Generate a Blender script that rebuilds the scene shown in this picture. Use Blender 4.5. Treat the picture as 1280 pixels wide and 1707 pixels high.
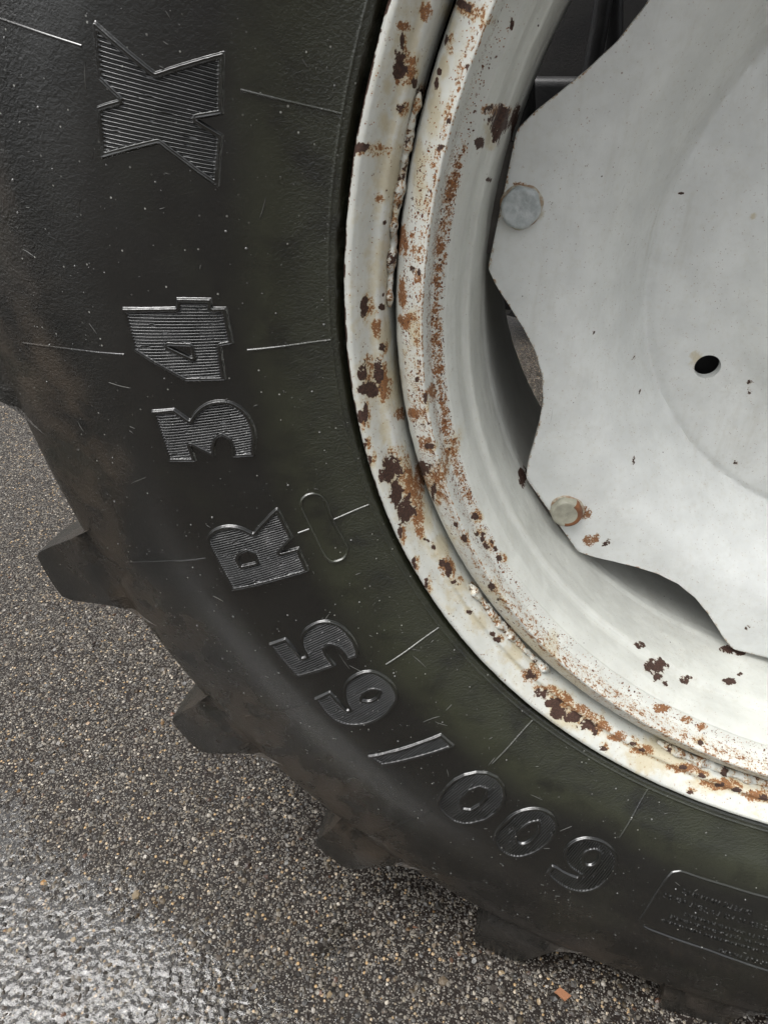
import bpy, bmesh, math, random
import numpy as np
from mathutils import Matrix, Vector

for o in list(bpy.data.objects): bpy.data.objects.remove(o)
scene = bpy.context.scene
C = scene.collection
R = math.radians

# ------------------------------------------------------------------ camera
H = 0.770                     # axle height above the ground (world origin: on the ground under the hub, y=0 at the rim edge)
cam = bpy.data.cameras.new('camera'); camo = bpy.data.objects.new('camera', cam); C.objects.link(camo)
cam.sensor_fit = 'VERTICAL'; cam.sensor_height = 36; cam.lens = 23.439
cam.clip_start = 0.02; cam.clip_end = 400
yaw, pit = 0.23007, 0.59743
fw = Vector((-math.sin(yaw)*math.cos(pit), math.cos(yaw)*math.cos(pit), -math.sin(pit)))
rt = fw.cross(Vector((0, 0, 1))).normalized(); up = rt.cross(fw)
camo.matrix_world = Matrix(((rt.x, up.x, -fw.x, -0.33137), (rt.y, up.y, -fw.y, -0.42328), (rt.z, up.z, -fw.z, H + 0.13629), (0, 0, 0, 1)))
scene.camera = camo
# ------------------------------------------------------------------ sky and sun (overcast)
SUN_EL, SUN_AZ = 70.0, 240.0
world = bpy.data.worlds.new('World'); scene.world = world; world.use_nodes = True
wn = world.node_tree.nodes; wl = world.node_tree.links
bg = wn['Background']
sky = wn.new('ShaderNodeTexSky'); sky.sky_type = 'NISHITA'; sky.sun_disc = False
sky.sun_elevation = R(SUN_EL); sky.sun_rotation = R(SUN_AZ); sky.air_density = 1.0; sky.dust_density = 6.0; sky.ozone_density = 1.0
hs = wn.new('ShaderNodeHueSaturation'); hs.inputs['Saturation'].default_value = 0.14
wl.new(sky.outputs[0], hs.inputs['Color']); wl.new(hs.outputs[0], bg.inputs['Color'])
bg.inputs['Strength'].default_value = 0.125
sun = bpy.data.lights.new('sun', 'SUN'); suno = bpy.data.objects.new('sun', sun); C.objects.link(suno)
sun.energy = 1.5; sun.angle = R(54); sun.color = (1.0, 0.985, 0.96)
a = R(SUN_AZ); e = R(SUN_EL)
sd = Vector((math.sin(a)*math.cos(e), math.cos(a)*math.cos(e), math.sin(e)))
suno.rotation_euler = sd.to_track_quat('Z', 'Y').to_euler()
suno.location = (0, -1, 6)
scene.view_settings.view_transform = 'Standard'; scene.view_settings.look = 'None'
scene.view_settings.exposure = 1.12; scene.view_settings.gamma = 1.0
scene.view_settings.use_curve_mapping = False
scene.render.engine = 'CYCLES'
scene.cycles.max_bounces = 6; scene.cycles.diffuse_bounces = 3; scene.cycles.glossy_bounces = 3; scene.cycles.transparent_max_bounces = 6

# ------------------------------------------------------------------ helpers
rng = np.random.default_rng(7)
def mesh_np(name, V, F, smooth=True, mat=None, sharp=None):
    """V (n,3) array, F (m,k) array of equal-size faces or list of such arrays"""
    if not isinstance(F, list): F = [F]
    me = bpy.data.meshes.new(name)
    V = np.asarray(V, np.float32)
    nl = sum(f.size for f in F); nf = sum(len(f) for f in F)
    me.vertices.add(len(V)); me.vertices.foreach_set('co', V.ravel())
    me.loops.add(nl); me.polygons.add(nf)
    me.loops.foreach_set('vertex_index', np.concatenate([f.ravel() for f in F]).astype(np.int32))
    tot = np.concatenate([np.full(len(f), f.shape[1], np.int32) for f in F])
    st = np.r_[0, np.cumsum(tot)[:-1]].astype(np.int32)
    me.polygons.foreach_set('loop_start', st); me.polygons.foreach_set('loop_total', tot)
    me.polygons.foreach_set('use_smooth', np.full(nf, smooth, bool))
    me.update(calc_edges=True); me.validate()
    if sharp is not None: me.set_sharp_from_angle(angle=R(sharp))
    if mat: me.materials.append(mat)
    return me
def link(name, me, parent=None, loc=(0, 0, 0)):
    o = bpy.data.objects.new(name, me); C.objects.link(o); o.location = loc
    if parent: o.parent = parent
    return o
def empty(name, loc):
    o = bpy.data.objects.new(name, None); C.objects.link(o); o.location = loc; o.empty_display_size = .1; return o
def tag(o, label=None, cat=None, group=None, kind=None):
    if label: o['label'] = label
    if cat: o['category'] = cat
    if group: o['group'] = group
    if kind: o['kind'] = kind
    return o
def grid_faces(n, m, wrap=False):
    i = np.arange(n if wrap else n-1)[:, None]; j = np.arange(m-1)[None, :]
    i2 = (i+1) % n
    return np.stack([i*m+j, i*m+j+1, i2*m+j+1, i2*m+j], -1).reshape(-1, 4)
def vnoise(x, y, seed=0):
    r = np.random.default_rng(seed); T = r.random((256, 256))
    xi = np.floor(x).astype(int); yi = np.floor(y).astype(int); fx = x-xi; fy = y-yi
    fx = fx*fx*(3-2*fx); fy = fy*fy*(3-2*fy); g = lambda a, b: T[a % 256, b % 256]
    return (g(xi, yi)*(1-fx)+g(xi+1, yi)*fx)*(1-fy)+(g(xi, yi+1)*(1-fx)+g(xi+1, yi+1)*fx)*fy
def fbm(x, y, seed=0, n=3):
    s = 0; a = .5; t = 0
    for k in range(n): s = s+a*vnoise(x*2**k, y*2**k, seed+k); t += a; a *= .5
    return s/t
def sstep(a, b, x):
    t = np.clip((x-a)/(b-a), 0, 1); return t*t*(3-2*t)
def attr(me, name, vals):
    at = me.attributes.new(name, 'FLOAT', 'POINT'); at.data.foreach_set('value', np.asarray(vals, np.float32))
def resample(P, ds):
    P = np.array(P, float)
    s = np.r_[0, np.cumsum(np.hypot(*np.diff(P, axis=0).T))]
    # Catmull-like smoothing by dense linear + small gaussian
    n = max(2, int(s[-1]/ds)+1); t = np.linspace(0, s[-1], n)
    Q = np.stack([np.interp(t, s, P[:, 0]), np.interp(t, s, P[:, 1])], 1)
    return Q
def smooth_poly(Q, it=2):
    Q = Q.copy()
    for _ in range(it): Q[1:-1] = .25*Q[:-2]+.5*Q[1:-1]+.25*Q[2:]
    return Q
def phis(lo, hi, fine, coarse=3.0):
    """angles round the whole wheel, dense from lo to hi (degrees)"""
    a = np.arange(lo, hi, fine); b = np.arange(hi, lo+360-coarse*.4, coarse); return np.radians(np.r_[a, b])

# ------------------------------------------------------------------ material kit
class NT:
    def __init__(s, name):
        s.mat = bpy.data.materials.new(name); s.mat.use_nodes = True; s.t = s.mat.node_tree; s.n = s.t.nodes; s.l = s.t.links
        s.b = s.n['Principled BSDF']
    def add(s, typ, ins={}, **kw):
        nd = s.n.new('ShaderNode'+typ)
        for k, v in kw.items(): setattr(nd, k, v)
        for k, v in ins.items(): s.put(nd.inputs[k], v)
        return nd
    def put(s, sock, v):
        if isinstance(v, bpy.types.NodeSocket): s.l.new(v, sock)
        elif isinstance(v, tuple) and len(v) == 3 and sock.type == 'RGBA': sock.default_value = (*v, 1)
        else: sock.default_value = v
    def coord(s): return s.add('TexCoord').outputs['Object']
    def noise(s, vec, scale, detail=2, rough=.5, dist=0):
        return s.add('TexNoise', {'Vector': vec, 'Scale': scale, 'Detail': detail, 'Roughness': rough, 'Distortion': dist}).outputs['Fac']
    def vor(s, vec, scale, feature='F1', rand=1.0):
        return s.add('TexVoronoi', {'Vector': vec, 'Scale': scale, 'Randomness': rand}, feature=feature)
    def m(s, op, a, b=0.0, c=0.0, clamp=False):
        nd = s.n.new('ShaderNodeMath'); nd.operation = op; nd.use_clamp = clamp
        s.put(nd.inputs[0], a); s.put(nd.inputs[1], b); s.put(nd.inputs[2], c); return nd.outputs[0]
    def ss(s, x, a, b):
        nd = s.add('MapRange', {'Value': x, 'From Min': a, 'From Max': b}); nd.interpolation_type = 'SMOOTHSTEP'; return nd.outputs[0]
    def mix(s, f, a, b):
        nd = s.n.new('ShaderNodeMix'); nd.data_type = 'RGBA'
        s.put(nd.inputs[0], f); s.put(nd.inputs[6], a); s.put(nd.inputs[7], b); return nd.outputs[2]
    def mixf(s, f, a, b):
        nd = s.n.new('ShaderNodeMix'); nd.data_type = 'FLOAT'
        s.put(nd.inputs[0], f); s.put(nd.inputs[2], a); s.put(nd.inputs[3], b); return nd.outputs[0]
    def at(s, name): return s.add('Attribute', attribute_name=name).outputs['Fac']
    def bump(s, h, dist, strength=1.0, normal=None):
        nd = s.add('Bump', {'Height': h, 'Distance': dist, 'Strength': strength})
        if normal is not None: s.l.new(normal, nd.inputs['Normal'])
        return nd.outputs[0]
    def out(s, **kw):
        for k, v in kw.items(): s.put(s.b.inputs[k.replace('_', ' ')], v)
        return s.mat
    def rphi(s):
        x = s.add('SeparateXYZ', {'Vector': s.coord()}).outputs
        r = s.m('SQRT', s.m('ADD', s.m('MULTIPLY', x[0], x[0]), s.m('MULTIPLY', x[2], x[2])))
        return r, x

def rubber(name, letters=False):
    t = NT(name); co = t.coord(); r, x = t.rphi()
    big = t.noise(co, 7, 4, .6); mid = t.noise(co, 28, 4, .6, .4); fine = t.noise(co, 160, 3, .6)
    base = t.mix(mid, (.0040, .0043, .0041), (.0092, .0096, .0084))
    # algae-green film near the bead, ragged outer boundary
    rr = t.m('ADD', r, t.m('MULTIPLY', t.m('SUBTRACT', big, .5), .05))
    alg = t.m('MULTIPLY', t.ss(rr, .535, .500), t.ss(mid, .15, .6))
    base = t.mix(t.m('MULTIPLY', alg, .85), base, (.027, .0300, .0165))
    alg2 = t.m('MULTIPLY', t.ss(t.noise(co, 13, 3, .55), .50, .68), .5)
    base = t.mix(alg2, base, (.0145, .0160, .0108))
    # dried mud on the shoulder and the lug ends
    rd = t.m('ADD', r, t.m('MULTIPLY', t.m('SUBTRACT', big, .5), .16))
    dust = t.m('MULTIPLY', t.ss(rd, .630, .700), t.ss(t.m('ADD', r, t.m('MULTIPLY', t.m('SUBTRACT', mid, .5), .06)), .800, .752))
    dust = t.m('MULTIPLY', dust, t.ss(mid, .25, .7))
    dustc = t.mix(t.ss(t.noise(co, 5, 2), .4, .6), (.050, .0375, .026), (.030, .027, .024))
    base = t.mix(t.m('MULTIPLY', dust, .8), base, dustc)
    # grit specks
    v = t.vor(co, 260); spk = t.m('MULTIPLY', t.ss(v.outputs['Distance'], .20, .10), t.ss(t.add('SeparateColor', {'Color': v.outputs['Color']}).outputs[0], .90, .93))
    spk = t.m('MULTIPLY', spk, t.ss(t.noise(co, 18, 2), .42, .62))
    base = t.mix(spk, base, (.34, .34, .31))
    rough = t.mixf(dust, t.mixf(t.ss(mid, .3, .75), .13, .27), .42)
    # leather grain: stronger towards the shoulder
    g = t.m('ADD', t.m('MULTIPLY', t.noise(co, 520, 3, .7), 1.0), t.m('MULTIPLY', fine, .6))
    amp = t.m('ADD', .22, t.m('MULTIPLY', t.ss(rr, .585, .68), 1.3))
    amp = t.m('ADD', amp, t.m('MULTIPLY', t.ss(rr, .510, .47), .55))
    n = t.bump(t.m('MULTIPLY', g, amp), .0011, .9)
    return t.out(Base_Color=base, Roughness=rough, Normal=n, Specular_IOR_Level=t.mixf(t.ss(r, .585, .66), .75, .32), Coat_Weight=t.mixf(t.ss(r, .60, .66), t.mixf(dust, .60, .2), .10), Coat_Roughness=.09, Coat_IOR=1.45)

def painted(name, col=(.60, .62, .585), specks=1.0):
    """old off-white paint over rusting steel; chip / rust / stain / pit are fields stored on the mesh"""
    t = NT(name); co = t.coord()
    chip, rust, stain, pit = t.at('chip'), t.at('rust'), t.at('stain'), t.at('pit')
    nb = t.noise(co, 30, 3, .6); nm = t.noise(co, 190, 4, .65); nf = t.noise(co, 620, 3, .6); nx = t.noise(co, 1300, 2, .6)
    paint = t.mix(t.ss(nb, .3, .7), tuple(c*.93 for c in col), tuple(min(.9, c*1.06) for c in col))
    paint = t.mix(t.m('MULTIPLY', t.ss(nm, .45, .75), .20), paint, (.50, .48, .38))
    mp = t.add('Mapping', {'Vector': co, 'Scale': (1.0, 1.0, .10)}).outputs[0]
    run = t.m('MULTIPLY', t.ss(t.noise(mp, 95, 4, .6), .50, .72), t.ss(t.noise(co, 9, 3), .40, .66))
    paint = t.mix(t.m('MULTIPLY', run, .20), paint, (.36, .33, .25))
    gr = t.m('MULTIPLY', t.ss(t.noise(co, 16, 5, .68), .47, .74), t.ss(t.noise(co, 260, 3, .7), .35, .62))
    paint = t.mix(t.m('MULTIPLY', gr, .15), paint, (.31, .30, .26))
    sc1 = t.noise(t.add('Mapping', {'Vector': co, 'Rotation': (0, .7, 0), 'Scale': (1.0, 1.0, .05)}).outputs[0], 330, 2, .5)
    paint = t.mix(t.m('MULTIPLY', t.m('MULTIPLY', t.ss(sc1, .70, .76), t.ss(t.noise(co, 24, 2), .52, .66)), .5), paint, (.33, .33, .31))
    sf = t.m('ADD', stain, t.m('MULTIPLY', t.ss(stain, 0, .4), t.m('ADD', t.m('MULTIPLY', t.m('SUBTRACT', nb, .5), 2.2), t.m('MULTIPLY', t.m('SUBTRACT', nm, .5), 1.6))))
    paint = t.mix(t.m('MULTIPLY', t.ss(sf, .10, 1.0), .62), paint, t.mix(nf, (.50, .44, .28), (.38, .29, .13)))
    rf = t.m('ADD', rust, t.m('MULTIPLY', t.ss(rust, .0, .30), t.m('ADD', t.m('MULTIPLY', t.m('SUBTRACT', nf, .5), 2.6), t.m('MULTIPLY', t.m('SUBTRACT', nm, .5), 2.6))))
    paint = t.mix(t.m('MULTIPLY', t.ss(rf, .18, .50), .55), paint, (.40, .23, .07))
    paint = t.mix(t.m('MULTIPLY', t.ss(rf, .42, .62), .9), paint, t.mix(t.ss(nx, .3, .7), (.27, .100, .021), (.088, .031, .013)))
    # speckled pitting
    pv = t.vor(t.add('VectorMath', {0: co, 1: t.add('VectorMath', {0: t.add('TexNoise', {'Vector': co, 'Scale': 300.0}).outputs['Color'], 3: .004}, operation='SCALE').outputs[0]}, operation='ADD').outputs[0], 420)
    pr = t.add('SeparateColor', {'Color': pv.outputs['Color']}).outputs
    psz = t.m('MULTIPLY', pr[0], .42)
    pf = t.m('MULTIPLY', t.ss(t.m('SUBTRACT', psz, pv.outputs['Distance']), -.06, .04), t.ss(t.m('SUBTRACT', pit, pr[1]), -.04, .04))
    pf = t.m('MULTIPLY', pf, t.ss(t.m('ADD', nm, t.m('MULTIPLY', pit, .5)), .50, .64))
    qv = t.vor(co, 950); qr = t.add('SeparateColor', {'Color': qv.outputs['Color']}).outputs
    qf = t.m('MULTIPLY', t.ss(qv.outputs['Distance'], .48, .36), t.ss(t.m('SUBTRACT', t.m('MULTIPLY', pit, t.ss(nm, .38, .62)), qr[1]), -.05, .05))
    paint = t.mix(qf, paint, t.mix(qr[2], (.30, .105, .017), (.08, .027, .011)))
    pcol = t.mix(pr[2], (.055, .018, .010), t.mix(nx, (.26, .085, .015), (.09, .03, .012)))
    paint = t.mix(pf, paint, pcol)
    nl = t.noise(co, 85, 3, .6, .6); gate = t.ss(chip, .0, .30)
    cn = t.m('ADD', t.m('MULTIPLY', t.m('SUBTRACT', nl, .5), 2.6), t.m('ADD', t.m('MULTIPLY', t.m('SUBTRACT', nm, .5), 2.2), t.m('MULTIPLY', t.m('SUBTRACT', nf, .5), 1.0)))
    cf = t.m('ADD', chip, t.m('MULTIPLY', cn, gate))
    cm = t.ss(cf, .47, .52)
    paint = t.mix(t.m('MULTIPLY', t.ss(cf, .30, .47), .35), paint, (.33, .20, .08))
    ccol = t.mix(t.ss(nf, .35, .65), (.030, .014, .009), (.066, .031, .020))
    paint = t.mix(cm, paint, ccol)
    # tiny dark specks everywhere
    v = t.vor(co, 130); vr = t.add('SeparateColor', {'Color': v.outputs['Color']}).outputs
    sp = t.m('MULTIPLY', t.ss(v.outputs['Distance'], .10, .06), t.ss(vr[0], 1-.07*specks, 1-.06*specks))
    paint = t.mix(sp, paint, (.05, .035, .025))
    rustm = t.m('MAXIMUM', cm, t.m('MAXIMUM', pf, t.ss(rf, .42, .62)))
    rough = t.mixf(rustm, t.mixf(nm, .30, .50), .80)
    h = t.m('SUBTRACT', t.m('ADD', t.m('MULTIPLY', nm, t.mixf(stain, .35, .7)), t.m('MULTIPLY', nf, .2)), t.m('MULTIPLY', t.m('MAXIMUM', cm, pf), t.m('SUBTRACT', .75, t.m('MULTIPLY', nf, .7))))
    n = t.bump(h, .0007, .7)
    return t.out(Base_Color=paint, Roughness=rough, Normal=n, Specular_IOR_Level=.5)

def plain(name, c1, c2, scale, rough, bumpd=.0006, bscale=300, spec=.5):
    t = NT(name); co = t.coord(); nz = t.noise(co, scale, 4, .6)
    n = t.bump(t.noise(co, bscale, 3, .6), bumpd, .6)
    return t.out(Base_Color=t.mix(t.ss(nz, .3, .7), c1, c2), Roughness=t.mixf(nz, rough*.85, min(1, rough*1.15)), Normal=n, Specular_IOR_Level=spec)

M_rubber = rubber('wet_black_rubber')
M_rim = painted('chipped_white_rim_paint', (.555, .565, .525))
M_disc = painted('grey_white_disc_paint', (.645, .66, .64), .8)
M_weld = plain('painted_weld', (.60, .60, .54), (.50, .46, .34), 60, .45, .0012, 160)
M_bolt = plain('galvanised_bolt', (.50, .53, .53), (.33, .36, .36), 140, .38, .0012, 260)
M_boltr = plain('old_paint_bolt', (.36, .35, .28), (.26, .25, .20), 90, .45, .0006, 200)
M_boltside = plain('rusty_bolt_side', (.22, .085, .030), (.14, .06, .03), 120, .6)
M_washer = plain('stained_washer', (.46, .44, .36), (.24, .13, .06), 160, .5)
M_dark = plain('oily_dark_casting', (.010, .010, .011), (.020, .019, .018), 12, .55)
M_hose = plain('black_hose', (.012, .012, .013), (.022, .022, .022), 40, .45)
M_farrub = plain('far_tyre_rubber', (.016, .016, .016), (.028, .027, .024), 20, .6)
M_farrim = plain('far_rim_paint', (.40, .41, .39), (.30, .30, .27), 15, .5)
M_steel = plain('bare_dull_steel', (.06, .05, .045), (.10, .09, .08), 60, .5)

# ------------------------------------------------------------------ ground
def asphalt():
    t = NT('wet_exposed_aggregate_asphalt'); co = t.coord()
    v = t.vor(co, 210); col = t.add('SeparateColor', {'Color': v.outputs['Color']}).outputs
    v2 = t.vor(co, 420); col2 = t.add('SeparateColor', {'Color': v2.outputs['Color']}).outputs
    bit = t.mix(t.noise(co, 60, 3), (.0065, .0048, .0038), (.014, .0100, .0078))
    ramp = t.n.new('ShaderNodeValToRGB'); el = ramp.color_ramp.elements
    el[0].position = 0; el[0].color = (.05, .045, .04, 1); el[1].position = 1; el[1].color = (.36, .34, .30, 1)
    for p_, c_ in ((.35, (.08, .068, .056)), (.6, (.14, .13, .115)), (.8, (.19, .165, .125)), (.9, (.30, .20, .10))):
        k = el.new(p_); k.color = (*c_, 1)
    t.l.new(col[0], ramp.inputs[0])
    ramp2 = t.n.new('ShaderNodeValToRGB'); e2 = ramp2.color_ramp.elements
    e2[0].color = (.04, .036, .032, 1); e2[1].color = (.22, .205, .18, 1); t.l.new(col2[0], ramp2.inputs[0])
    m1 = t.m('MULTIPLY', t.ss(v.outputs['Distance'], .50, .36), t.ss(col[1], .35, .42))
    m2 = t.m('MULTIPLY', t.ss(v2.outputs['Distance'], .52, .38), t.ss(col2[1], .30, .38))
    c = t.mix(m1, t.mix(m2, bit, ramp2.outputs[0]), ramp.outputs[0])
    h = t.m('MAXIMUM', t.m('MULTIPLY', m1, t.m('SUBTRACT', 1.0, v.outputs['Distance'])), t.m('MULTIPLY', m2, t.m('MULTIPLY', t.m('SUBTRACT', 1.0, v2.outputs['Distance']), .6)))
    n = t.bump(t.m('ADD', h, t.m('MULTIPLY', t.noise(co, 500, 2), .25)), .0022, .85)
    return t.out(Base_Color=c, Roughness=t.mixf(t.noise(co, 9, 3), .38, .58), Normal=n, Specular_IOR_Level=.15)
M_asph = asphalt()
V = np.array([(-60, -60, 0), (60, -60, 0), (60, 60, 0), (-60, 60, 0)], float)
ground = tag(link('ground', mesh_np('ground', V, np.array([[0, 1, 2, 3]]), mat=M_asph)), 'wet dark asphalt with small exposed stones', kind='structure')

# stones standing proud of the bitumen
t = NT('wet_aggregate_stone')
ca = t.add('Attribute', attribute_name='tint').outputs['Color']; co = t.coord()
nz = t.noise(co, 700, 3)
colr = t.mix(t.m('MULTIPLY', nz, .35), ca, (.05, .045, .04))
M_stone = t.out(Base_Color=colr, Roughness=t.mixf(nz, .22, .50), Specular_IOR_Level=.4, Normal=t.bump(nz, .0004, .6))
def dome_unit(k=5):
    a = np.arange(k)*2*np.pi/k
    v = [(math.cos(q), math.sin(q), -.35) for q in a]+[(.80*math.cos(q+.4), .80*math.sin(q+.4), .55) for q in a]+[(0, 0, .95)]
    f = []
    for i in range(k):
        j = (i+1) % k
        f += [(i, j, k+i), (j, k+j, k+i), (k+i, k+j, 2*k)]
    return np.array(v), np.array(f)
DV, DF = dome_unit()
def palette(n, g):
    P = np.array([(.30, .29, .275), (.42, .41, .39), (.19, .18, .165), (.115, .10, .088), (.24, .20, .15), (.36, .29, .185), (.40, .23, .075), (.20, .095, .05), (.60, .58, .54), (.07, .063, .057), (.21, .22, .23)])
    w = np.array([.17, .12, .17, .15, .11, .06, .018, .02, .07, .08, .06]); w = w/w.sum()
    return P[g.choice(len(P), n, p=w)]*(.06+.50*g.random((n, 1))**2.6)*np.array([1.09, 1.0, .88])
def stones(n, g, x0, x1, y0, y1, smin, smax, powr=2.2):
    x = g.uniform(x0, x1, n); y = g.uniform(y0, y1, n)
    s = smin+(smax-smin)*g.random(n)**powr
    an = g.uniform(0, 2*np.pi, n); el = g.uniform(.62, 1.0, n); hz = g.uniform(.45, .8, n)
    jit = 1+g.normal(0, .17, (n, len(DV), 1)); U = DV[None]*jit
    X = U[..., 0]*s[:, None]; Y = U[..., 1]*(s*el)[:, None]; Zz = U[..., 2]*(s*hz)[:, None]
    ca_, sa = np.cos(an)[:, None], np.sin(an)[:, None]
    tilt = g.normal(0, .22, (n, 1)); tilt2 = g.normal(0, .22, (n, 1))
    Zz = Zz+X*tilt+Y*tilt2-(s*hz)[:, None]*g.uniform(0.0, .35, (n, 1))
    P = np.stack([x[:, None]+X*ca_-Y*sa, y[:, None]+X*sa+Y*ca_, Zz], -1).reshape(-1, 3)
    F = (DF[None]+(np.arange(n)*len(DV))[:, None, None]).reshape(-1, 3)
    return P, F, np.repeat(palette(n, g), len(DV), 0)
g = np.random.default_rng(11)
sets = [stones(62000, g, -1.25, .45, -.42, .42, .0008, .0046, 3.4), stones(30000, g, -2.0, .45, .42, 1.25, .0013, .0040), stones(10000, g, -2.0, -1.25, -.3, .42, .0013, .0040), stones(26000, g, -1.25, .45, -.42, .42, .0005, .0012, 1.0)]
off = 0; PV = []; PFc = []; PC = []
for P_, F_, c_ in sets: PV.append(P_); PFc.append(F_+off); PC.append(c_); off += len(P_)
PV = np.concatenate(PV); PFc = np.concatenate(PFc); PC = np.concatenate(PC)
me = mesh_np('small_stones', PV, PFc, smooth=False, mat=M_stone)
ca = me.color_attributes.new('tint', 'FLOAT_COLOR', 'POINT'); ca.data.foreach_set('color', np.c_[PC, np.ones(len(PC))].astype(np.float32).ravel())
so = link('aggregate_stones', me, ground); so['kind'] = 'stuff'
# the larger stones, one by one
g = np.random.default_rng(23)
for i in range(150):
    x, y = g.uniform(-1.0, .15), g.uniform(-.28, .42)
    P_, F_, c_ = stones(1, g, 0, 0, 0, 0, .0042, .0070, 1.8)
    if i == 0:
        x, y = -.203, -.057; P_ = np.array([(.009*a_+.002*b_, .0058*b_, c2) for c2 in (-.002, .0035) for a_, b_ in ((-1, -1), (1, -1), (1, 1), (-1, 1))]); F_ = np.array([(4, 5, 6), (4, 6, 7), (0, 1, 5), (0, 5, 4), (1, 2, 6), (1, 6, 5), (2, 3, 7), (2, 7, 6), (3, 0, 4), (3, 4, 7)]); P_ = P_*np.array([.78, .78, .8]); c_ = np.tile((.24, .105, .05), (8, 1))
        an = -.45; P_[:, :2] = P_[:, :2]@np.array([(math.cos(an), math.sin(an)), (-math.sin(an), math.cos(an))])
    me = mesh_np('stone', P_, F_, smooth=False, mat=M_stone)
    ca = me.color_attributes.new('tint', 'FLOAT_COLOR', 'POINT'); ca.data.foreach_set('color', np.c_[c_, np.ones(len(c_))].astype(np.float32).ravel())
    link('stone', me, ground, (x, y, 0))

# thin rain-water film lying between the stones, deepest at the lower left
def water_film():
    xs = np.arange(-1.30, -.30, .0022); ys = np.arange(-.46, .12, .0022)
    X, Y = np.meshgrid(xs, ys, indexing='ij')
    d = (-.72-X)*.35+(-.08-Y)*1.3+.16*(fbm(X*9, Y*9, 3)-.5)+.06*(fbm(X*40, Y*40, 5)-.5)     # wetness grows to the lower left
    m = sstep(-.20, .26, d)
    m = np.maximum(m, .70*np.exp(-(((X+.478)/.030)**2+((Y+.065)/.05)**2)))
    m = m*sstep(-1.30, -1.22, X)*sstep(-.46, -.40, Y)
    Zw = -.0010+.0021*m+.0007*(fbm(X*210, Y*210, 8, 2)-.5)*2*(.5+.5*m)+.0003*(vnoise(X*420, Y*420, 9)-.5)
    me = mesh_np('water_film', np.stack([X, Y, Zw], -1).reshape(-1, 3), grid_faces(len(xs), len(ys))[:, ::-1])
    t = NT('rain_water'); co = t.coord()
    fr = t.add('Fresnel', {'IOR': 1.5}).outputs[0]
    gl = t.add('BsdfGlossy', {'Color': (1, 1, 1), 'Roughness': .06, 'Normal': t.bump(t.noise(co, 330, 2, .5), .0006, .5)})
    tr = t.add('BsdfTransparent', {'Color': (.88, .88, .87)})
    mx = t.add('MixShader', {0: t.m('MULTIPLY', fr, 1.35, clamp=True), 1: tr.outputs[0], 2: gl.outputs[0]})
    t.n.remove(t.b); t.l.new(mx.outputs[0], t.n['Material Output'].inputs['Surface'])
    me.materials.append(t.mat)
    o = link('water_film', me); tag(o, 'thin sheet of rain water shining on the asphalt', kind='structure'); return o
water_film()

# ------------------------------------------------------------------ the wheel
wheel = empty('tractor_wheel', (0, .24, 0))
tag(wheel, 'big black tractor tyre on a rusty chipped off-white steel rim, standing on wet asphalt', 'wheel')
WC = (0, -.24, H)                                   # wheel centre seen from the empty
# --- tyre: sidewall profile (radius, depth) measured on the near side
TP = np.array([(.463, -.0005), (.467, -.002), (.478, -.0075), (.489, -.0135), (.50, -.020), (.518, -.0275), (.535, -.033), (.56, -.039), (.58, -.0425), (.60, -.044), (.62, -.0425), (.64, -.039), (.66, -.0355), (.69, -.030), (.71, -.026), (.722, -.021), (.730, -.0155), (.738, -.006), (.744, .005)])
_rs = np.linspace(.463, .744, 600); _ys = np.interp(_rs, TP[:, 0], TP[:, 1])
_k = np.exp(-(np.arange(-40, 41)/14.)**2); _k /= _k.sum()
_pad = np.r_[2*_ys[0]-_ys[40:0:-1], _ys, 2*_ys[-1]-_ys[-2:-42:-1]]
_ys = np.convolve(_pad, _k, 'valid')
def side_y(r): return np.interp(r, _rs, _ys)
def side_n(r):
    s = (side_y(r+.002)-side_y(r-.002))/.004; q = np.sqrt(1+s*s); return s/q, -1/q
def deform(r, phi, y):
    """carcass bulging over the contact patch, squashed flat where it stands on the ground"""
    a_ = np.degrees(phi) % 360-270
    w = np.exp(-(a_/48)**2); tt = np.clip((r-.47)/.26, 0, 1.2)**1.5
    sgn = np.clip((.24-y)/.2, -1, 1)
    y = y-.026*w*tt*sgn
    x = r*np.cos(phi); z = r*np.sin(phi)
    z = np.maximum(z, -H+.0004)
    return np.stack([x, y, z], -1)
def on_side(r, phi, h):
    nr, ny = side_n(r)
    return deform(r+h*nr, phi, side_y(r)+h*ny)
inner = [(.440, .030), (.452, .0165), (.4590, .0125), (.4606, .0065), (.4620, .0018)]
prof = [(r_, y_) for r_, y_ in inner]+[(r_, side_y(r_)) for r_ in np.linspace(.4632, .466, 4)]
prof += [(.4664, side_y(.4664)-.0002), (.4669, side_y(.4669)-.0007), (.4674, side_y(.4674)-.0007), (.4679, side_y(.4679)-.0001)]
prof += [(r_, side_y(r_)) for r_ in np.linspace(.469, .742, 92)]
prof += [(.746, .012), (.750, .03), (.753, .06), (.756, .11), (.758, .18), (.7585, .24)]
prof += [(r_, .48-y_) for r_, y_ in prof[-2:7:-3]]+[(.4598, .475), (.452, .4635), (.440, .45)]
prof = np.array(prof)
ph = phis(140, 292, .3)
A, B = np.meshgrid(ph, np.arange(len(prof)), indexing='ij')
Vt = deform(prof[B, 0], A, prof[B, 1]).reshape(-1, 3)
tyre = link('tyre', mesh_np('tyre', Vt, grid_faces(len(ph), len(prof), True), mat=M_rubber), wheel, WC)
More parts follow.
